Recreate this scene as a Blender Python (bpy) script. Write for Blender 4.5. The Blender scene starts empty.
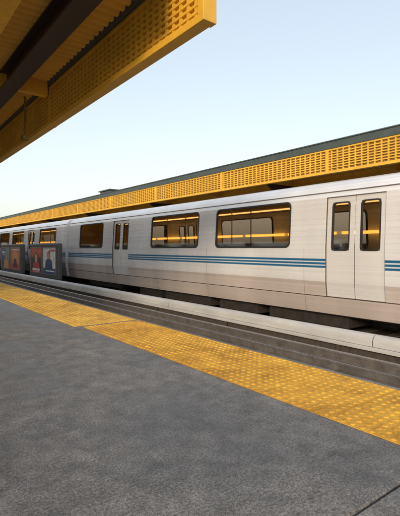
import bpy, math, random
from mathutils import Vector
random.seed(7)
scene = bpy.context.scene
# X = distance across the tracks, Y = along the tracks, Z=0 platform surface

# ------------------------------------------------------------------ helpers
class MB:
    def __init__(s): s.v=[]; s.f=[]; s.m=[]; s.c=[]
    def quad(s,a,b,c,d,m=0):
        n=len(s.v); s.v+= [a,b,c,d]; s.f.append((n,n+1,n+2,n+3)); s.m.append(m)
    def poly(s,pts,m=0):
        n=len(s.v); s.v+=list(pts); s.f.append(tuple(range(n,n+len(pts)))); s.m.append(m)
    def box(s,x0,x1,y0,y1,z0,z1,m=0):
        n=len(s.v)
        s.v+=[(x0,y0,z0),(x1,y0,z0),(x1,y1,z0),(x0,y1,z0),(x0,y0,z1),(x1,y0,z1),(x1,y1,z1),(x0,y1,z1)]
        for f in ((0,3,2,1),(4,5,6,7),(0,1,5,4),(1,2,6,5),(2,3,7,6),(3,0,4,7)):
            s.f.append(tuple(n+i for i in f)); s.m.append(m)
    def prism(s,prof,y0,y1,m=0,caps=True):
        n=len(s.v); k=len(prof)
        s.v+=[(x,y0,z) for x,z in prof]+[(x,y1,z) for x,z in prof]
        for i in range(k):
            j=(i+1)%k; s.f.append((n+i,n+j,n+k+j,n+k+i)); s.m.append(m)
        if caps:
            s.f.append(tuple(n+i for i in range(k-1,-1,-1))); s.m.append(m)
            s.f.append(tuple(n+k+i for i in range(k))); s.m.append(m)
    def cyl(s,c,r,h,axis='z',seg=16,m=0):
        n=len(s.v)
        for e in (0,1):
            for i in range(seg):
                a=2*math.pi*i/seg; u,w=r*math.cos(a),r*math.sin(a)
                if axis=='z': s.v.append((c[0]+u,c[1]+w,c[2]+e*h))
                elif axis=='x': s.v.append((c[0]+e*h,c[1]+u,c[2]+w))
                else: s.v.append((c[0]+u,c[1]+e*h,c[2]+w))
        for i in range(seg):
            j=(i+1)%seg; s.f.append((n+i,n+j,n+seg+j,n+seg+i)); s.m.append(m)
        s.f.append(tuple(n+i for i in range(seg-1,-1,-1))); s.m.append(m)
        s.f.append(tuple(n+seg+i for i in range(seg))); s.m.append(m)
    def obj(s,name,mats,parent=None,smooth=False,bevel=0):
        me=bpy.data.meshes.new(name); me.from_pydata(s.v,[],s.f)
        for m in mats: me.materials.append(m)
        me.polygons.foreach_set('material_index',s.m)
        if smooth: me.polygons.foreach_set('use_smooth',[True]*len(s.f))
        me.update()
        o=bpy.data.objects.new(name,me); scene.collection.objects.link(o)
        if parent: o.parent=parent
        if bevel:
            b=o.modifiers.new('bevel','BEVEL'); b.width=bevel; b.segments=2; b.limit_method='ANGLE'
        return o
def empty(name):
    o=bpy.data.objects.new(name,None); scene.collection.objects.link(o); return o

def mat(name,col,rough=0.6,metal=0.0,var=0.15,nscale=3.0,stretch=(1,1,1),bump=0.0,bscale=40,col2=None,spec=0.5,detail=6,rvar=0.0):
    m=bpy.data.materials.new(name); m.use_nodes=True; nt=m.node_tree; N=nt.nodes; L=nt.links
    b=N['Principled BSDF']; b.inputs['Roughness'].default_value=rough; b.inputs['Metallic'].default_value=metal
    b.inputs['Specular IOR Level'].default_value=spec
    tc=N.new('ShaderNodeTexCoord'); mp=N.new('ShaderNodeMapping'); mp.inputs['Scale'].default_value=stretch
    L.new(tc.outputs['Object'],mp.inputs['Vector'])
    n=N.new('ShaderNodeTexNoise'); n.inputs['Scale'].default_value=nscale; n.inputs['Detail'].default_value=detail
    n.inputs['Roughness'].default_value=0.65
    L.new(mp.outputs[0],n.inputs['Vector'])
    r=N.new('ShaderNodeValToRGB'); r.color_ramp.elements[0].position=0.3; r.color_ramp.elements[1].position=0.7
    c2=col2 if col2 else tuple(c*(1-var) for c in col); c1=col if col2 else tuple(min(1,c*(1+var)) for c in col)
    r.color_ramp.elements[0].color=(*c2,1); r.color_ramp.elements[1].color=(*c1,1)
    L.new(n.outputs['Fac'],r.inputs[0]); L.new(r.outputs[0],b.inputs['Base Color'])
    if rvar:
        mr=N.new('ShaderNodeMapRange'); mr.inputs[3].default_value=rough-rvar; mr.inputs[4].default_value=rough+rvar
        L.new(n.outputs['Fac'],mr.inputs[0]); L.new(mr.outputs[0],b.inputs['Roughness'])
    if bump:
        n2=N.new('ShaderNodeTexNoise'); n2.inputs['Scale'].default_value=bscale; n2.inputs['Detail'].default_value=4
        L.new(tc.outputs['Object'],n2.inputs['Vector'])
        bp=N.new('ShaderNodeBump'); bp.inputs['Strength'].default_value=bump; bp.inputs['Distance'].default_value=0.01
        L.new(n2.outputs['Fac'],bp.inputs['Height']); L.new(bp.outputs[0],b.inputs['Normal'])
    return m

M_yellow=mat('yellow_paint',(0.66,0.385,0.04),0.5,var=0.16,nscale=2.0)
M_yellow_dk=mat('yellow_paint_dark',(0.20,0.115,0.02),0.7,var=0.25,nscale=2.5)  # shade of the lattice gaps put into the colour; also the bracket's dark yellow
M_yellow_in=mat('yellow_paint_inner',(0.80,0.45,0.05),0.6,var=0.18,nscale=2.5)
M_soffit=mat('soffit_paint',(0.88,0.54,0.10),0.5,var=0.10,nscale=2)
M_brown=mat('dark_brown_steel',(0.05,0.032,0.022),0.5,var=0.2)
M_roof=mat('roof_edge_metal',(0.05,0.068,0.066),0.45,var=0.2)
M_conc=mat('concrete',(0.30,0.29,0.27),0.85,var=0.2,nscale=3,bump=0.3)
M_steel=mat('rail_steel',(0.38,0.35,0.33),0.35,metal=0.8,var=0.3,nscale=6)
M_rust=mat('weathered_steel',(0.065,0.055,0.05),0.7,var=0.35,nscale=12)
M_black=mat('black_rubber',(0.02,0.02,0.022),0.55,var=0.2)
M_under=mat('undercarriage_grime',(0.025,0.022,0.02),0.75,var=0.4,nscale=6)
M_white=mat('white_enamel',(0.75,0.76,0.74),0.4,var=0.06)
M_cover=mat('cover_fibreglass',(0.44,0.45,0.46),0.42,var=0.2,nscale=3,stretch=(1,0.3,1))
M_ballast=mat('ballast_gravel',(0.12,0.112,0.103),0.95,var=0.7,nscale=28,bump=1.0,bscale=30)
M_ground=mat('ground_soil',(0.13,0.12,0.08),0.95,var=0.3,nscale=0.3)
M_leaf=mat('foliage',(0.05,0.075,0.03),0.9,var=0.4,nscale=0.6)
M_blue=mat('blue_stripe_paint',(0.015,0.11,0.25),0.35,var=0.1)
M_seat=mat('seat_vinyl',(0.05,0.06,0.09),0.6,var=0.1)
M_inner=mat('car_lining',(0.30,0.20,0.11),0.6,var=0.1)
M_frame=mat('board_frame',(0.07,0.072,0.078),0.45,var=0.15)

def body_mat(name,col,rough,streak,metal=0.3):
    m=bpy.data.materials.new(name); m.use_nodes=True; nt=m.node_tree; N=nt.nodes; L=nt.links
    b=N['Principled BSDF']; b.inputs['Metallic'].default_value=metal
    tc=N.new('ShaderNodeTexCoord')
    mp=N.new('ShaderNodeMapping'); mp.inputs['Scale'].default_value=(1,0.012,9); L.new(tc.outputs['Object'],mp.inputs[0])
    n=N.new('ShaderNodeTexNoise'); n.inputs['Scale'].default_value=3; n.inputs['Detail'].default_value=4; L.new(mp.outputs[0],n.inputs[0])
    mp2=N.new('ShaderNodeMapping'); mp2.inputs['Scale'].default_value=(1,0.5,0.15); L.new(tc.outputs['Object'],mp2.inputs[0])
    n2=N.new('ShaderNodeTexNoise'); n2.inputs['Scale'].default_value=1.6; n2.inputs['Detail'].default_value=3; L.new(mp2.outputs[0],n2.inputs[0])
    hv=N.new('ShaderNodeMix'); hv.inputs[0].default_value=0.6; L.new(n.outputs[0],hv.inputs[2]); L.new(n2.outputs[0],hv.inputs[3])
    r=N.new('ShaderNodeValToRGB'); e=r.color_ramp.elements
    e[0].position=0.36; e[1].position=0.64
    e[0].color=(*[c*(1-streak) for c in col],1); e[1].color=(*[min(1,c*(1+streak*0.5)) for c in col],1)
    L.new(hv.outputs[0],r.inputs[0]); L.new(r.outputs[0],b.inputs['Base Color'])
    mr=N.new('ShaderNodeMapRange'); mr.inputs[1].default_value=0.35; mr.inputs[2].default_value=0.65; mr.inputs[3].default_value=rough-0.06; mr.inputs[4].default_value=rough+0.08
    L.new(hv.outputs[0],mr.inputs[0]); L.new(mr.outputs[0],b.inputs['Roughness'])
    n3=N.new('ShaderNodeTexNoise'); n3.inputs['Scale'].default_value=1.1; n3.inputs['Detail'].default_value=1; L.new(tc.outputs['Object'],n3.inputs[0])
    bp=N.new('ShaderNodeBump'); bp.inputs['Strength'].default_value=0.2; bp.inputs['Distance'].default_value=0.03
    L.new(n3.outputs[0],bp.inputs['Height']); L.new(bp.outputs[0],b.inputs['Normal'])
    return m
M_body=body_mat('brushed_aluminium',(0.80,0.82,0.86),0.25,0.16)
M_body_low=body_mat('brushed_aluminium_warm_reflection',(0.66,0.60,0.58),0.32,0.2,0.35)  # pinkish warm reflection on the lower body put into the base colour
M_door=body_mat('door_aluminium',(0.78,0.79,0.82),0.27,0.12)

def glass():
    m=bpy.data.materials.new('tinted_glass'); m.use_nodes=True; nt=m.node_tree; N=nt.nodes; L=nt.links
    N.remove(N['Principled BSDF']); out=N['Material Output']
    t=N.new('ShaderNodeBsdfTransparent'); t.inputs[0].default_value=(0.52,0.46,0.40,1)
    g=N.new('ShaderNodeBsdfGlossy'); g.inputs['Roughness'].default_value=0.05; g.inputs[0].default_value=(0.9,0.9,0.9,1)
    lw=N.new('ShaderNodeLayerWeight'); lw.inputs[0].default_value=0.5
    pw=N.new('ShaderNodeMath'); pw.operation='POWER'; pw.inputs[1].default_value=4.0; L.new(lw.outputs['Facing'],pw.inputs[0])
    mr=N.new('ShaderNodeMath'); mr.operation='MULTIPLY_ADD'; mr.inputs[1].default_value=0.85; mr.inputs[2].default_value=0.10
    L.new(pw.outputs[0],mr.inputs[0])
    mx=N.new('ShaderNodeMixShader'); L.new(mr.outputs[0],mx.inputs[0]); L.new(t.outputs[0],mx.inputs[1]); L.new(g.outputs[0],mx.inputs[2])
    L.new(mx.outputs[0],out.inputs[0]); return m
M_glass=glass()
def emis(name,col,st):
    m=bpy.data.materials.new(name); m.use_nodes=True; b=m.node_tree.nodes['Principled BSDF']
    b.inputs['Base Color'].default_value=(*col,1); b.inputs['Emission Color'].default_value=(*col,1); b.inputs['Emission Strength'].default_value=st
    return m
M_lamp=emis('warm_lamp_diffuser',(1.0,0.60,0.20),2.6)
M_streak=emis('amber_streak_glow',(1.0,0.48,0.08),3.0)  # glow for the added strips behind the windows, no real lamp

def platform_mat():
    m=bpy.data.materials.new('platform_surface'); m.use_nodes=True; nt=m.node_tree; N=nt.nodes; L=nt.links
    b=N['Principled BSDF']; tc=N.new('ShaderNodeTexCoord')
    def noise(sc,det,rg=0.6):
        n=N.new('ShaderNodeTexNoise'); n.inputs['Scale'].default_value=sc; n.inputs['Detail'].default_value=det; n.inputs['Roughness'].default_value=rg
        L.new(tc.outputs['Object'],n.inputs['Vector']); return n
    def ramp(src,p0,c0,p1,c1):
        r=N.new('ShaderNodeValToRGB'); e=r.color_ramp.elements; e[0].position=p0; e[1].position=p1; e[0].color=(*c0,1); e[1].color=(*c1,1)
        L.new(src,r.inputs[0]); return r.outputs[0]
    def mul(a,b_):
        x=N.new('ShaderNodeMix'); x.data_type='RGBA'; x.blend_type='MULTIPLY'; x.inputs[0].default_value=1; L.new(a,x.inputs[6]); L.new(b_,x.inputs[7]); return x.outputs[2]
    big=noise(0.8,9,0.72); mid=noise(7,7,0.75); fine=noise(80,4,0.75); vfine=noise(260,2,0.6)
    c=ramp(big.outputs[0],0.38,(0.098,0.098,0.099),0.64,(0.215,0.207,0.196))
    c=mul(c,ramp(mid.outputs[0],0.38,(0.68,0.68,0.68),0.64,(1.25,1.25,1.25)))
    c=mul(c,ramp(fine.outputs[0],0.40,(0.55,0.55,0.56),0.62,(1.55,1.54,1.52)))
    c=mul(c,ramp(vfine.outputs[0],0.38,(0.55,0.55,0.55),0.66,(1.6,1.6,1.6)))
    vo=N.new('ShaderNodeTexVoronoi'); vo.feature='DISTANCE_TO_EDGE'; vo.inputs['Scale'].default_value=0.55
    dn=N.new('ShaderNodeMix'); dn.data_type='RGBA'; dn.blend_type='ADD'; dn.inputs[0].default_value=0.35
    L.new(tc.outputs['Object'],dn.inputs[6]); L.new(mid.outputs[1],dn.inputs[7]); L.new(dn.outputs[2],vo.inputs['Vector'])
    c=mul(c,ramp(vo.outputs[0],0.0,(0.62,0.62,0.62),0.006,(1,1,1)))
    L.new(c,b.inputs['Base Color'])
    mr=N.new('ShaderNodeMapRange'); mr.inputs[1].default_value=0.35; mr.inputs[2].default_value=0.65; mr.inputs[3].default_value=0.38; mr.inputs[4].default_value=0.75; L.new(big.outputs[0],mr.inputs[0]); L.new(mr.outputs[0],b.inputs['Roughness'])
    bp=N.new('ShaderNodeBump'); bp.inputs['Strength'].default_value=0.4; bp.inputs['Distance'].default_value=0.005
    L.new(fine.outputs[0],bp.inputs['Height']); L.new(bp.outputs[0],b.inputs['Normal'])
    return m
M_plat=platform_mat()

def tactile_mat():
    m=bpy.data.materials.new('tactile_yellow'); m.use_nodes=True; nt=m.node_tree; N=nt.nodes; L=nt.links
    b=N['Principled BSDF']; b.inputs['Roughness'].default_value=0.7; b.inputs['Specular IOR Level'].default_value=0.3
    at=N.new('ShaderNodeAttribute'); at.attribute_name='tint'
    tc=N.new('ShaderNodeTexCoord')
    c=at.outputs['Color']
    for sc,lo,p0,p1 in ((4,(0.66,0.62,0.54),0.36,0.54),(45,(0.72,0.68,0.62),0.38,0.58),(1.2,(0.78,0.74,0.68),0.38,0.6)):
        n=N.new('ShaderNodeTexNoise'); n.inputs['Scale'].default_value=sc; n.inputs['Detail'].default_value=8; n.inputs['Roughness'].default_value=0.7
        L.new(tc.outputs['Object'],n.inputs[0])
        r=N.new('ShaderNodeValToRGB'); e=r.color_ramp.elements; e[0].position=p0; e[1].position=p1
        e[0].color=(*lo,1); e[1].color=(1,1,1,1); L.new(n.outputs[0],r.inputs[0])
        a=N.new('ShaderNodeMix'); a.data_type='RGBA'; a.blend_type='MULTIPLY'; a.inputs[0].default_value=1
        L.new(c,a.inputs[6]); L.new(r.outputs[0],a.inputs[7]); c=a.outputs[2]
    L.new(c,b.inputs['Base Color'])
    return m
M_tac=tactile_mat()

# ------------------------------------------------------------------ ground
g=MB(); g.quad((-3000,-3000,-1.25),(3000,-3000,-1.25),(3000,3000,-1.25),(-3000,3000,-1.25)); g.obj('ground',[M_ground])
g=MB(); g.box(3.02,10.88,-40,170,-1.24,-0.97); g.obj('track_ballast',[M_ballast])

# ------------------------------------------------------------------ platforms
SEAMS=[0.93+4.27*k for k in range(-5,36)]
def platform(xedge,xback,name):
    root=empty(name); sgn=1 if xback<xedge else -1
    b=MB(); ys=[-40]+[s for s in SEAMS if s>-38]+[170]
    for i in range(len(ys)-1):
        b.box(min(xedge,xback),max(xedge,xback),ys[i]+0.007,ys[i+1]-0.007,-0.22,0)
    b.obj('deck_slabs',[M_plat],root,bevel=0.006)
    f=MB(); xa=xedge-sgn*0.25
    f.box(min(xa,xback),max(xa,xback),-40,170,-1.24,-0.025)
    f.obj('foundation_wall',[M_conc],root)
    return root
platform(3.0,-8.0,'station_platform')
platform(10.95,19.0,'station_platform')

# ------------------------------------------------------------------ tactile paving
def tactile(x0,x1,y0,y1,domes_to,name,pale_from):
    v=[];f=[];cols=[]
    def add(vs,fs,c):
        n=len(v); v.extend(vs)
        for q in fs: f.append(tuple(n+i for i in q))
        cols.extend([c]*len(vs))
    W=x1-x0; L=0.61; nrow=13; p=W/nrow
    base=Vector((0.90,0.51,0.062)); pale=Vector((0.94,0.59,0.10))
    y=y0
    while y<y1:
        for half in (0,1):
            xa=x0+half*W/2; xb=xa+W/2
            k=random.uniform(0.82,1.04); c=base*k if y<pale_from else pale*k
            c=(min(c[0],0.95),c[1],c[2],1)
            a,bb=y+0.003,y+L-0.003; xa2,xb2=xa+0.002,xb-0.002
            add([(xa2,a,0.0045),(xb2,a,0.0045),(xb2,bb,0.0045),(xa2,bb,0.0045),
                 (xa2,a,0.001),(xb2,a,0.001),(xb2,bb,0.001),(xa2,bb,0.001)],
                [(0,1,2,3),(4,5,1,0),(5,6,2,1),(6,7,3,2),(7,4,0,3)],c)
        if y<domes_to:
            ny=10; py=L/ny
            for i in range(ny):
                for j in range(nrow):
                    cx=x0+(j+0.5)*p; cy=y+(i+0.5)*py; R=0.019; r=0.012; seg=8 if y<9 else 6
                    w=random.uniform(0.80,1.05); bc=base if y<pale_from else pale
                    cc=(min(0.95,bc[0]*w),bc[1]*w,bc[2]*w,1)
                    vs=[(cx+R*math.cos(6.2832*t/seg),cy+R*math.sin(6.2832*t/seg),0.0046) for t in range(seg)]+\
                       [(cx+r*math.cos(6.2832*t/seg),cy+r*math.sin(6.2832*t/seg),0.0100) for t in range(seg)]
                    fs=[(t,(t+1)%seg,seg+(t+1)%seg,seg+t) for t in range(seg)]+[tuple(range(seg,2*seg))]
                    add(vs,fs,cc)
        y+=L
    me=bpy.data.meshes.new(name); me.from_pydata(v,[],f); me.materials.append(M_tac)
    ca=me.color_attributes.new('tint','FLOAT_COLOR','POINT')
    flat=[t for c in cols for t in c]; ca.data.foreach_set('color',flat)
    me.update(); o=bpy.data.objects.new(name,me); scene.collection.objects.link(o)
tactile(2.13,2.94,5.215-0.61*15,5.19-0.05,99,'tactile_paving',99)
tactile(2.05,2.94,5.29,5.29+0.61*120,34,'tactile_paving',0)
tactile(11.01,11.82,-10,80,-99,'tactile_paving',99)

# ------------------------------------------------------------------ tracks
def rail_prof(x,zb=-0.955,h=0.155):
    z=zb
    return [(x-0.07,z),(x+0.07,z),(x+0.07,z+.015),(x+0.012,z+.03),(x+0.012,z+h-.045),(x+0.037,z+h-.035),(x+0.037,z+h-.005),(x+0.03,z+h),(x-0.03,z+h),(x-0.037,z+h-.005),(x-0.037,z+h-.035),(x-0.012,z+h-.045),(x-0.012,z+.03),(x-0.07,z+.015)]
def track(cx,name):
    root=empty(name); b=MB()
    for s in (-1,1): b.prism(rail_prof(cx+s*0.838),-40,170)
    b.obj('rails',[M_steel],root)
    t=MB(); y=-40
    while y<150: t.box(cx-1.3,cx+1.3,y,y+0.25,-1.1,-0.957); y+=0.68
    t.obj('sleepers',[M_conc],root,bevel=0.01)
track(5.06,'railway_track'); track(9.1,'railway_track')
root=empty('contact_rail')
b=MB(); b.prism(rail_prof(6.05,-0.84,0.16),-40,150); b.obj('rail',[M_steel],root)
b=MB(); y=-39
while y<150: b.box(5.97,6.13,y,y+0.14,-0.97,-0.842); y+=1.5
b.obj('insulator_blocks',[M_rust],root)

root=empty('third_rail_cover'); cx=6.46
b=MB(); y=-2.14-5.9*5
def hood(R,H,zc,zl):
    return [(cx+R,zl)]+[(cx+R*math.cos(math.pi*i/12),zc+H*math.sin(math.pi*i/12)) for i in range(13)]+[(cx-R,zl)]
while y<140: b.prism(hood(0.11,0.11,-0.50,-0.575),y+0.008,y+5.892); y+=5.9
o=b.obj('cover_segments',[M_cover],root,smooth=True)
em=o.modifiers.new('e','EDGE_SPLIT'); em.split_angle=math.radians(40)
b=MB(); y=-2.14-5.9*5
while y<140: b.prism(hood(0.104,0.104,-0.505,-0.57),y-0.06,y+0.06); y+=5.9
b.obj('joint_collars',[M_frame],root)
b=MB(); b.box(cx-0.155,cx-0.113,-31,140,-0.64,-0.578); b.obj('lower_trim',[M_cover],root,bevel=0.006)
b=MB(); b.box(cx-0.04,cx+0.04,-31,140,-0.78,-0.66)
y=-31
while y<140:
    b.cyl((cx,y,-0.97),0.07,0.19,'z',10); b.box(cx-0.11,cx-0.08,y-0.04,y+0.04,-0.97,-0.60); y+=2.95
b.obj('insulators_and_brackets',[M_rust],root)

# ------------------------------------------------------------------ advertising boards
def pm(name,c,r=0.3): return mat(name,c,r,var=0.25,nscale=3)
PC=[pm('ink_red',(0.50,0.06,0.04)),pm('ink_dark',(0.03,0.025,0.04)),pm('ink_white',(0.7,0.72,0.74)),pm('ink_navy',(0.03,0.07,0.17)),
    pm('ink_skin',(0.55,0.30,0.19)),pm('ink_orange',(0.66,0.27,0.06)),pm('ink_teal',(0.08,0.25,0.30)),pm('ink_hair',(0.06,0.03,0.02))]
def poster(root,x,ya,yb,za,zb,kind,i):
    p=MB(); W=yb-ya; H=zb-za; lay=[0]
    def R(u0,u1,v0,v1,m):
        lay[0]+=1; xx=x-0.0012*lay[0]
        p.quad((xx,ya+u0*W,za+v0*H),(xx,ya+u1*W,za+v0*H),(xx,ya+u1*W,za+v1*H),(xx,ya+u0*W,za+v1*H),m)
    def E(u,v,ru,rv,m):
        lay[0]+=1; xx=x-0.0012*lay[0]
        p.poly([(xx,ya+u*W+ru*W*math.cos(t*math.pi/12),za+v*H+rv*H*math.sin(t*math.pi/12)) for t in range(24)],m)
    def P(pts,m):
        lay[0]+=1; xx=x-0.0012*lay[0]; p.poly([(xx,ya+u*W,za+v*H) for u,v in pts],m)
    if kind==0:
        R(0,1,0,1,1); R(0,1,0.62,1,0); P([(0.1,0),(0.9,0),(0.75,0.38),(0.6,0.45),(0.4,0.45),(0.25,0.38)],0)
        E(0.5,0.62,0.17,0.2,7); E(0.5,0.58,0.13,0.17,4); R(0.15,0.85,0.08,0.16,2); R(0.25,0.75,0.03,0.05,2)
    elif kind==1:
        R(0,1,0,1,2); R(0,1,0,0.22,3); P([(0.25,0.22),(0.85,0.22),(0.8,0.5),(0.66,0.58),(0.44,0.58),(0.3,0.5)],3)
        E(0.55,0.72,0.13,0.16,7); E(0.55,0.69,0.1,0.13,4); R(0.06,0.5,0.86,0.93,0); R(0.1,0.8,0.09,0.14,2)
    elif kind==2:
        R(0,1,0,1,3); R(0,0.45,0,1,6); P([(0.1,0),(0.7,0),(0.62,0.42),(0.2,0.42)],5); E(0.4,0.56,0.12,0.16,7); E(0.4,0.54,0.09,0.13,4); R(0.5,0.95,0.75,0.82,2); R(0.5,0.85,0.66,0.7,2)
    else:
        R(0,1,0,1,0); E(0.5,0.5,0.38,0.36,5); P([(0.3,0.1),(0.72,0.1),(0.64,0.5),(0.38,0.5)],1); E(0.5,0.6,0.1,0.13,4); R(0.1,0.9,0.88,0.94,2)
    p.obj('poster_%d'%i,PC,root)
def ad_board(y0,y1,pa,pb):
    root=empty('advertising_board'); x0=6.72; b=MB()
    b.box(x0,x0+0.22,y0,y1,-0.46,1.22); b.obj('cabinet',[M_frame],root,bevel=0.05)
    l=MB()
    for y in (y0+0.3,(y0+y1)/2,y1-0.3): l.box(x0+0.06,x0+0.16,y-0.06,y+0.06,-1.0,-0.45)
    l.obj('legs',[M_rust],root)
    ym=(y0+y1)/2; t=0.03
    for i,(a,c,k) in enumerate(((y0+0.22,ym-0.1,pa),(ym+0.1,y1-0.22,pb))):
        f=MB()
        for q in ((a,a+t,-0.26,1.04),(c-t,c,-0.26,1.04),(a+t,c-t,-0.26,-0.23),(a+t,c-t,1.01,1.04)):
            f.box(x0-0.03,x0+0.01,q[0],q[1],q[2],q[3])
        f.obj('poster_frame_%d'%(i+1),[M_steel],root)
        poster(root,x0-0.003,a+t,c-t,-0.23,1.01,k,i+1)
ad_board(19.3,23.6,1,0); ad_board(25.2,30.0,3,2); ad_board(32.5,37.0,0,1)

# ------------------------------------------------------------------ canopy
def canopy(xf,xb,ystart,yend,post0,name,colx,vstep,inner_mat,conduit):
    root=empty(name); sg=1 if xf>xb else -1
    zb,zt=3.26,4.0
    for side,(xp,so) in enumerate(((xf,sg),(xb,-sg))):
        fr=MB()
        def bx(b,dx0,dx1,*r): b.box(min(xp+so*dx0,xp+so*dx1),max(xp+so*dx0,xp+so*dx1),*r)
        bx(fr,-0.09,0.06,ystart,yend,zb,zb+0.085)
        bx(fr,-0.06,0.06,ystart,yend,zt-0.05,zt)
        y=post0; ps=[]
        while y>ystart: y-=4.97
        y+=4.97
        while y<yend: ps.append(y); y+=4.97
        for y in ps: bx(fr,-0.07,0.07,y-0.05,y+0.05,zb+0.002,zt-0.002)
        bx(fr,-0.094,0.075,ystart-0.10,ystart-0.002,zb-0.003,zt-0.002)
        fr.obj('fascia_frame_%d'%(side+1),[M_yellow],root,bevel=0.006)
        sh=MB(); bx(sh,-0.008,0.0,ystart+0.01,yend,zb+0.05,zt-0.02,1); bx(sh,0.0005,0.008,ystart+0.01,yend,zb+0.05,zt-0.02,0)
        sh.obj('fascia_backing_%d'%(side+1),[M_yellow_dk,inner_mat],root)  # outer face darkened to stand for shade between the lattice bars
        la=MB(); n=8
        for i in range(1,n):
            z=zb+0.085+(zt-0.05-zb-0.085)*i/n
            bx(la,0.008,0.05,ystart+0.01,yend,z-0.014,z+0.014); bx(la,-0.045,-0.008,ystart+0.01,yend,z-0.016,z+0.016)
        y=ystart+0.1; ymax=min(yend,62)
        while y<ymax:
            bx(la,0.010,0.042,y-0.022,y+0.022,zb+0.08,zt-0.04); bx(la,-0.040,-0.010,y-0.022,y+0.022,zb+0.08,zt-0.04); y+=vstep
        la.obj('fascia_lattice_%d'%(side+1),[M_yellow],root)
        ed=MB(); bx(ed,-0.10,0.09,ystart-0.02,yend,zt+0.003,zt+0.21); bx(ed,-0.10,0.12,ystart-0.02,yend,zt+0.214,zt+0.25)
        ed.obj('roof_edge_%d'%(side+1),[M_roof],root,bevel=0.005)
    xa,xc=min(xf,xb)+0.11,max(xf,xb)-0.11
    d=MB(); y=ystart; p=0.16
    while y<yend:
        pts=[(y,4.10),(y+0.05,4.10),(y+0.075,4.05),(y+0.135,4.05),(y+0.16,4.10)]
        for i in range(4):
            (a,za),(c,zc)=pts[i],pts[i+1]; d.quad((xa,a,za),(xc,a,za),(xc,c,zc),(xa,c,zc))
        y+=p
    d.obj('soffit_deck',[M_soffit],root)
    r=MB(); r.box(xa+0.01,xc-0.01,ystart+0.02,yend,4.12,4.19); r.obj('roof_slab',[M_roof],root)
    bm=MB(); x=xf-sg*0.80
    def lb(b,xcen,w,z0,z1):
        b.box(xcen-w/2,xcen+w/2,ystart+0.05,yend,z0,z0+0.025); b.box(xcen-0.012,xcen+0.012,ystart+0.05,yend,z0+0.025,z1-0.025); b.box(xcen-w/2,xcen+w/2,ystart+0.05,yend,z1-0.025,z1)
    lb(bm,x,0.26,3.72,4.045); lb(bm,xb+sg*1.6,0.30,3.70,4.045)
    bm.obj('edge_beams',[M_brown],root)
    yb=MB(); 
    for q in (1.45,2.6,4.2): lb(yb,xf-sg*q,0.2,3.78,4.045)
    yb.obj('purlins',[M_yellow_in],root)
    cb=MB(); y=post0-4.97*3
    while y<ystart+0.2: y+=4.97
    col=MB(); k=0
    while y<yend:
        cb.box(xa,xc,y-0.07,y+0.07,3.80,4.046)
        if k%2==0:
            col.box(colx-0.15,colx+0.15,y-0.15,y+0.15,0.001,3.79); col.box(colx-0.25,colx+0.25,y-0.25,y+0.25,0.002,0.06)
            n=len(col.v)
            col.v+=[(colx-0.15,y-0.06,3.0),(colx+0.15,y-0.06,3.0),(colx+1.4,y-0.06,3.795),(colx-1.4,y-0.06,3.795),
                    (colx-0.15,y+0.06,3.0),(colx+0.15,y+0.06,3.0),(colx+1.4,y+0.06,3.795),(colx-1.4,y+0.06,3.795)]
            for f in ((0,1,2,3),(7,6,5,4),(0,4,5,1),(1,5,6,2),(2,6,7,3),(3,7,4,0)): col.f.append(tuple(n+i for i in f)); col.m.append(0)
        y+=4.97; k+=1
    cb.obj('cross_beams',[M_yellow_in],root); col.obj('columns',[M_brown],root,bevel=0.01)
    w=MB(); xw=xf-sg*conduit; w.cyl((xw,ystart+0.3,3.66),0.03,yend-ystart-0.4,'y',8)
    y=ystart+1.5
    while y<yend-2: w.box(xw-0.07,xw+0.07,y,y+1.25,3.56,3.62); y+=4.97
    w.obj('light_conduit',[M_white],root,bevel=0.005)
    return root
c1=canopy(2.7,-7.2,3.44,95,8.05,'platform_canopy',-2.2,0.14,M_yellow_in,4.9)
c2=canopy(11.12,18.8,-12,120,8.05,'platform_canopy',15.0,0.20,M_yellow_in,0.42)
b=MB(); b.box(2.35,2.39,8.6,8.64,3.16,3.92); b.box(2.31,2.43,8.55,8.70,3.08,3.17); b.obj('hanging_bracket',[M_yellow_dk],c1,bevel=0.01)
b=MB(); b.box(13.0,14.2,27.0,28.6,4.2,4.95,0); b.box(12.9,14.3,26.9,28.7,4.96,5.03,1)
for i in range(6): b.box(12.97,12.995,27.1,28.5,4.30+i*0.1,4.34+i*0.1,1)
b.obj('rooftop_ventilation_unit',[M_frame,M_roof])

# ------------------------------------------------------------------ train
XS=7.5; WD=3.2
PR=[(-0.37,0.10),(-0.02,0.035),(0.0,0.03),(0.3,0.0),(1.0,0.0),(2.05,0.065),(2.16,0.085),(2.28,0.15),(2.37,0.27),(2.44,0.50),(2.49,0.95),(2.51,1.6)]
def xo(z):
    for i in range(len(PR)-1):
        if PR[i][0]<=z<=PR[i+1][0]:
            t=(z-PR[i][0])/(PR[i+1][0]-PR[i][0]); return PR[i][1]+t*(PR[i+1][1]-PR[i][1])
    return PR[-1][1]
def side_x(z,side,off=0.0):
    x=xo(z)-off
    return XS+x if side==0 else XS+WD-x
DOORS=[(5.05,6.35),(14.95,16.25)]
WINS=[(1.45,4.15),(7.3,9.95),(10.72,13.38),(17.15,19.6)]
WZ0,WZ1=1.0,2.05
def rrect(y0,y1,z0,z1,r,seg=5):
    pts=[]
    for (cy,cz,a0) in ((y1-r,z1-r,0),(y0+r,z1-r,90),(y0+r,z0+r,180),(y1-r,z0+r,270)):
        for i in range(seg+1):
            a=math.radians(a0+90*i/seg); pts.append((cy+r*math.cos(a),cz+r*math.sin(a)))
    return pts
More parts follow.
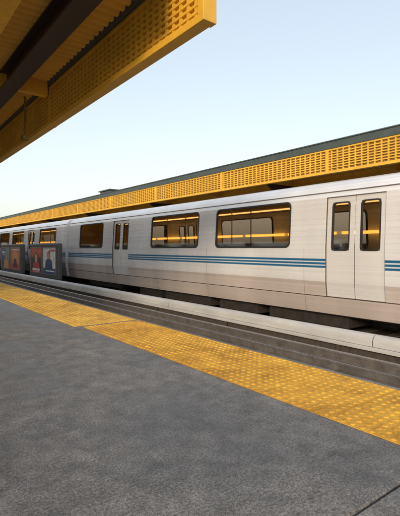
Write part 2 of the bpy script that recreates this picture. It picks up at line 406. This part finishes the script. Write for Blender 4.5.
def ring(b,y0,y1,z0,z1,side,w,r,m,off=0.006,dx=0.0):
    o=rrect(y0,y1,z0,z1,r); i_=rrect(y0+w,y1-w,z0+w,z1-w,max(0.01,r-w*0.3)); k=len(o)
    X=lambda z,of: side_x(z,side,of)+(dx if side==0 else -dx)
    for i in range(k):
        j=(i+1)%k
        A=[(X(o[i][1],off),*o[i]),(X(o[j][1],off),*o[j]),(X(i_[j][1],off),*i_[j]),(X(i_[i][1],off),*i_[i])]
        b.quad(*A,m)
        b.quad((X(i_[i][1],off),*i_[i]),(X(i_[j][1],off),*i_[j]),(X(i_[j][1],-0.04),*i_[j]),(X(i_[i][1],-0.04),*i_[i]),m)
        b.quad((X(o[i][1],off),*o[i]),(X(o[j][1],off),*o[j]),(X(o[j][1],-0.01),*o[j]),(X(o[i][1],-0.01),*o[i]),m)
def corner_fill(b,y0,y1,z0,z1,side,r,m):
    pts=rrect(y0,y1,z0,z1,r); seg=5
    cs=[(y1,z1),(y0,z1),(y0,z0),(y1,z0)]
    for c in range(4):
        arc=pts[c*(seg+1):(c+1)*(seg+1)]
        for i in range(seg):
            b.poly([(side_x(cs[c][1],side),*cs[c]),(side_x(arc[i][1],side),*arc[i]),(side_x(arc[i+1][1],side),*arc[i+1])],m)
train=empty('passenger_train')
def car(c0,idx,near):
    root=empty('car_%d'%idx); root.parent=train
    L=20.95
    b=MB()
    zs=[-0.37,-0.02,0.0,0.3,0.585,0.63,0.655,0.70,0.725,0.775,1.0,2.05,2.16,2.28,2.37,2.44,2.49,2.51]
    ys=sorted(set([0,L]+[v for d in DOORS for v in d]+[v for w in WINS for v in w]))
    for side in (0,1):
        for zi in range(len(zs)-1):
            z0,z1=zs[zi],zs[zi+1]; zm=(z0+z1)/2
            for yi in range(len(ys)-1):
                y0,y1=ys[yi],ys[yi+1]; ym=(y0+y1)/2
                ind=any(d[0]<ym<d[1] for d in DOORS); inw=any(w[0]<ym<w[1] for w in WINS)
                if ind and 0<zm<2.05: continue
                if inw and 1.0<zm<2.05: continue
                m=0
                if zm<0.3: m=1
                if -0.02<zm<0: m=3
                if zi in (4,6,8): m=2
                b.quad((side_x(z0,side),c0+y0,z0),(side_x(z0,side),c0+y1,z0),(side_x(z1,side),c0+y1,z1),(side_x(z1,side),c0+y0,z1),m)
        for w in WINS: corner_fill(b,c0+w[0],c0+w[1],WZ0,WZ1,side,0.13,0)
    prof=[(side_x(z,0),z) for z in zs]+[(side_x(z,1),z) for z in reversed(zs[:-1])]
    for y in (c0,c0+L): b.poly([(x,y,z) for x,z in prof],0)
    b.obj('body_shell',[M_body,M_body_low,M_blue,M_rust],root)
    pj=MB()
    for yv in (0.5,4.6,6.9,10.33,13.9,16.7,20.4):
        for (za,zc) in ((-0.36,0.0),(0.0,0.3),(0.3,0.99)):
            pj.quad((side_x(za,0,0.0025),c0+yv,za),(side_x(za,0,0.0025),c0+yv+0.006,za),(side_x(zc,0,0.0025),c0+yv+0.006,zc),(side_x(zc,0,0.0025),c0+yv,zc))
    for s in (0,1):
        xx=side_x(2.16,s); pj.box(min(xx-0.02,xx+0.005),max(xx-0.005,xx+0.02),c0+0.05,c0+L-0.05,2.15,2.165)
    pj.obj('panel_joints_and_drip_rail',[M_steel],root)
    fr=MB(); gl=MB()
    for side in (0,1):
        for w in WINS:
            ring(fr,c0+w[0],c0+w[1],WZ0,WZ1,side,0.04,0.13,0)
            a,c=c0+w[0]+0.02,c0+w[1]-0.02
            gl.quad((side_x(WZ0,side,-0.02),a,WZ0),(side_x(WZ0,side,-0.02),c,WZ0),(side_x(WZ1,side,-0.02),c,WZ1),(side_x(WZ1,side,-0.02),a,WZ1))
    dr=MB()
    for side in (0,1):
        for d in DOORS:
            a,c=c0+d[0],c0+d[1]; m_=(a+c)/2; REC=0.04
            sx=lambda z:side_x(z,side,-REC)
            for yy in (a,c):
                for za,zc in ((0,0.3),(0.3,1.0),(1.0,2.05)):
                    dr.quad((side_x(za,side),yy,za),(sx(za),yy,za),(sx(zc),yy,zc),(side_x(zc,side),yy,zc),1)
            dr.quad((side_x(2.05,side),a,2.05),(side_x(2.05,side),c,2.05),(sx(2.05),c,2.05),(sx(2.05),a,2.05),1)
            dr.quad((side_x(0,side),a,0),(side_x(0,side),c,0),(sx(0),c,0),(sx(0),a,0),1)
            for (p,q) in ((a,m_-0.005),(m_+0.005,c)):
                wp,wq=p+0.12,q-0.12; zl,zh=0.95,1.93
                for (ya,yb_,za,zb_) in ((p,wp,0,0.3),(wp,wq,0,0.3),(wq,q,0,0.3),(p,wp,0.3,0.95),(wp,wq,0.3,0.95),(wq,q,0.3,0.95),
                                        (p,wp,0.95,1.0),(wq,q,0.95,1.0),(p,wp,1.0,1.93),(wq,q,1.0,1.93),(p,wp,1.93,2.05),(wp,wq,1.93,2.05),(wq,q,1.93,2.05)):
                    dr.quad((sx(za),ya,za),(sx(za),yb_,za),(sx(zb_),yb_,zb_),(sx(zb_),ya,zb_),0)
                ring(fr,wp-0.01,wq+0.01,zl-0.01,zh+0.01,side,0.03,0.08,0,off=0.004,dx=REC)
                gx=side_x(zl,side,-REC-0.015); gx2=side_x(zh,side,-REC-0.015)
                gl.quad((gx,wp,zl),(gx,wq,zl),(gx2,wq,zh),(gx2,wp,zh))
            dr.quad((sx(0),m_-0.005,0),(sx(0),m_+0.005,0),(sx(2.05),m_+0.005,2.05),(sx(2.05),m_-0.005,2.05),1)
    dr.obj('doors',[M_door,M_rust],root); fr.obj('window_frames',[M_black],root); gl.obj('window_glass',[M_glass],root)
    it=MB(); it.box(XS+0.12,XS+WD-0.12,c0+0.1,c0+L-0.1,-0.02,0.0,0); it.box(XS+0.35,XS+WD-0.35,c0+0.1,c0+L-0.1,2.2,2.24,0)
    for yv in (0.15,L-0.2): it.box(XS+0.12,XS+WD-0.12,c0+yv,c0+yv+0.05,0.0,2.2,0)
    yy=[0.1]+[v for d in DOORS for v in d]+[L-0.1]
    for i in (0,2,4):
        for s in (0,1):
            x=XS+0.09 if s==0 else XS+WD-0.11
            it.box(x,x+0.02,c0+yy[i],c0+yy[i+1],0.0,0.97,0)
    it.obj('interior_lining',[M_inner],root)
    lp=MB(); lp.box(XS+0.62,XS+0.76,c0+0.4,c0+L-0.4,2.165,2.195); lp.box(XS+WD-0.76,XS+WD-0.62,c0+0.4,c0+L-0.4,2.165,2.195)
    lp.obj('ceiling_lamps',[M_lamp],root)
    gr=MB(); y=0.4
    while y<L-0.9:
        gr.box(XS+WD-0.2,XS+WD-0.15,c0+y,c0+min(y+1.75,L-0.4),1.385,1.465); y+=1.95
    gr.obj('window_streak_strips',[M_streak],root)  # added glowing strips that imitate the orange streak in the glass
    if near:
        st=MB()
        for i in (0,2,4):
            y=yy[i]+0.45
            while y<yy[i+1]-0.6:
                for x in (XS+0.15,XS+WD-1.2):
                    st.box(x,x+1.05,c0+y,c0+y+0.48,0.38,0.48); st.box(x,x+1.05,c0+y+0.44,c0+y+0.52,0.48,1.12)
                y+=0.85
        st.obj('seats',[M_seat],root,bevel=0.02)
        gb=MB()
        y=1.0
        while y<L-0.8:
            for x in (XS+1.2,XS+WD-1.2): gb.cyl((x,c0+y,0.0),0.016,2.2,'z',8)
            y+=2.4
        gb.obj('grab_rails',[M_steel],root)
    u=MB(); u.box(XS+0.25,XS+WD-0.25,c0+0.1,c0+L-0.1,-0.42,-0.22)
    for (a,c) in ((6.0,8.2),(8.6,10.1),(10.5,12.9),(13.2,14.6)):
        u.box(XS+0.3,XS+1.2,c0+a,c0+c,-0.66,-0.42); u.box(XS+WD-1.2,XS+WD-0.3,c0+a,c0+c,-0.66,-0.42)
    for tc_ in (3.0,L-3.0):
        u.box(XS+0.45,XS+0.62,c0+tc_-1.5,c0+tc_+1.5,-0.62,-0.44); u.box(XS+WD-0.62,XS+WD-0.45,c0+tc_-1.5,c0+tc_+1.5,-0.62,-0.44)
        for dy in (-1.07,1.07):
            for x in (XS+0.70,XS+WD-0.83): u.cyl((x,c0+tc_+dy,-0.44),0.36,0.13,'x',24)
            u.cyl((XS+0.5,c0+tc_+dy,-0.44),0.07,WD-1.0,'x',10)
    u.obj('underframe_and_bogies',[M_under],root)
    g=MB(); g.box(XS+0.9,XS+WD-0.9,c0+L+0.001,c0+L+0.345,-0.1,2.2); g.obj('gangway',[M_black],root)
for k in range(-1,5): car(-0.85+21.3*k,k+2,k in(0,1))

# ------------------------------------------------------------------ unseen trees added behind the camera to darken window reflections
def tree_mass(x0,name,h):
    b=MB(); y=-80
    while y<170:
        H=h*random.uniform(0.8,1.2); R=random.uniform(2.4,3.8); xx=x0+random.uniform(-4,4)
        b.prism([(xx-0.2,-1.25),(xx+0.2,-1.25),(xx+0.1,H*0.6),(xx-0.1,H*0.6)],y-0.15,y+0.15)
        for i in range(260):
            a=random.uniform(0,6.28); rr=R*random.random()**0.5; z=H*0.55+random.uniform(-1,1)*H*0.55*(1-0.5*rr/R)
            c=Vector((xx+rr*math.cos(a),y+rr*math.sin(a),z)); s=random.uniform(0.35,0.7)
            u=Vector((random.gauss(0,1),random.gauss(0,1),random.gauss(0,1))).normalized(); w=u.orthogonal().normalized()
            b.quad(tuple(c-u*s),tuple(c+w*s),tuple(c+u*s),tuple(c-w*s))
        y+=random.uniform(2.4,3.6)
    b.obj(name,[M_leaf])
tree_mass(-52,'reflection_screen_trees',8.5)

# ------------------------------------------------------------------ light
el=math.radians(17); dx,dy=-0.80,-0.60
d=Vector((dx*math.cos(el),dy*math.cos(el),math.sin(el)))
w=bpy.data.worlds.new('World'); scene.world=w; w.use_nodes=True; N=w.node_tree.nodes; L=w.node_tree.links
bg=N['Background']; sky=N.new('ShaderNodeTexSky'); sky.sky_type='NISHITA'; sky.sun_disc=False
sky.sun_elevation=el; sky.sun_rotation=math.atan2(dx,dy); sky.air_density=1.0; sky.dust_density=3.0; sky.ozone_density=1.0
s1=N.new('ShaderNodeVectorMath'); s1.operation='SCALE'; s1.inputs['Scale'].default_value=0.15; L.new(sky.outputs[0],s1.inputs[0])
gm=N.new('ShaderNodeGamma'); gm.inputs[1].default_value=0.47; L.new(s1.outputs[0],gm.inputs[0])
s2=N.new('ShaderNodeVectorMath'); s2.operation='MULTIPLY'; k=1.36/0.15; s2.inputs[1].default_value=(k*1.03,k,k*0.96); L.new(gm.outputs[0],s2.inputs[0])
L.new(s2.outputs[0],bg.inputs[0]); bg.inputs[1].default_value=0.15
sl=bpy.data.lights.new('sun','SUN'); sl.energy=3.0; sl.angle=math.radians(10); sl.color=(1,0.77,0.52)
so=bpy.data.objects.new('sun',sl); scene.collection.objects.link(so); so.rotation_euler=(-d).to_track_quat('-Z','Y').to_euler()

# ------------------------------------------------------------------ camera
cam=bpy.data.cameras.new('camera'); co=bpy.data.objects.new('camera',cam); scene.collection.objects.link(co)
co.location=(0,0,1.0); co.rotation_euler=(math.radians(90),0,math.radians(-37.5))
cam.sensor_fit='HORIZONTAL'; cam.sensor_width=36; cam.lens=36*430/400; cam.shift_y=-0.025; cam.clip_end=6000; cam.clip_start=0.05
scene.camera=co
for m in (M_lamp,M_streak):
    try: m.cycles.emission_sampling='NONE'
    except Exception: pass
scene.view_settings.view_transform='Standard'; scene.view_settings.look='None'; scene.view_settings.exposure=0
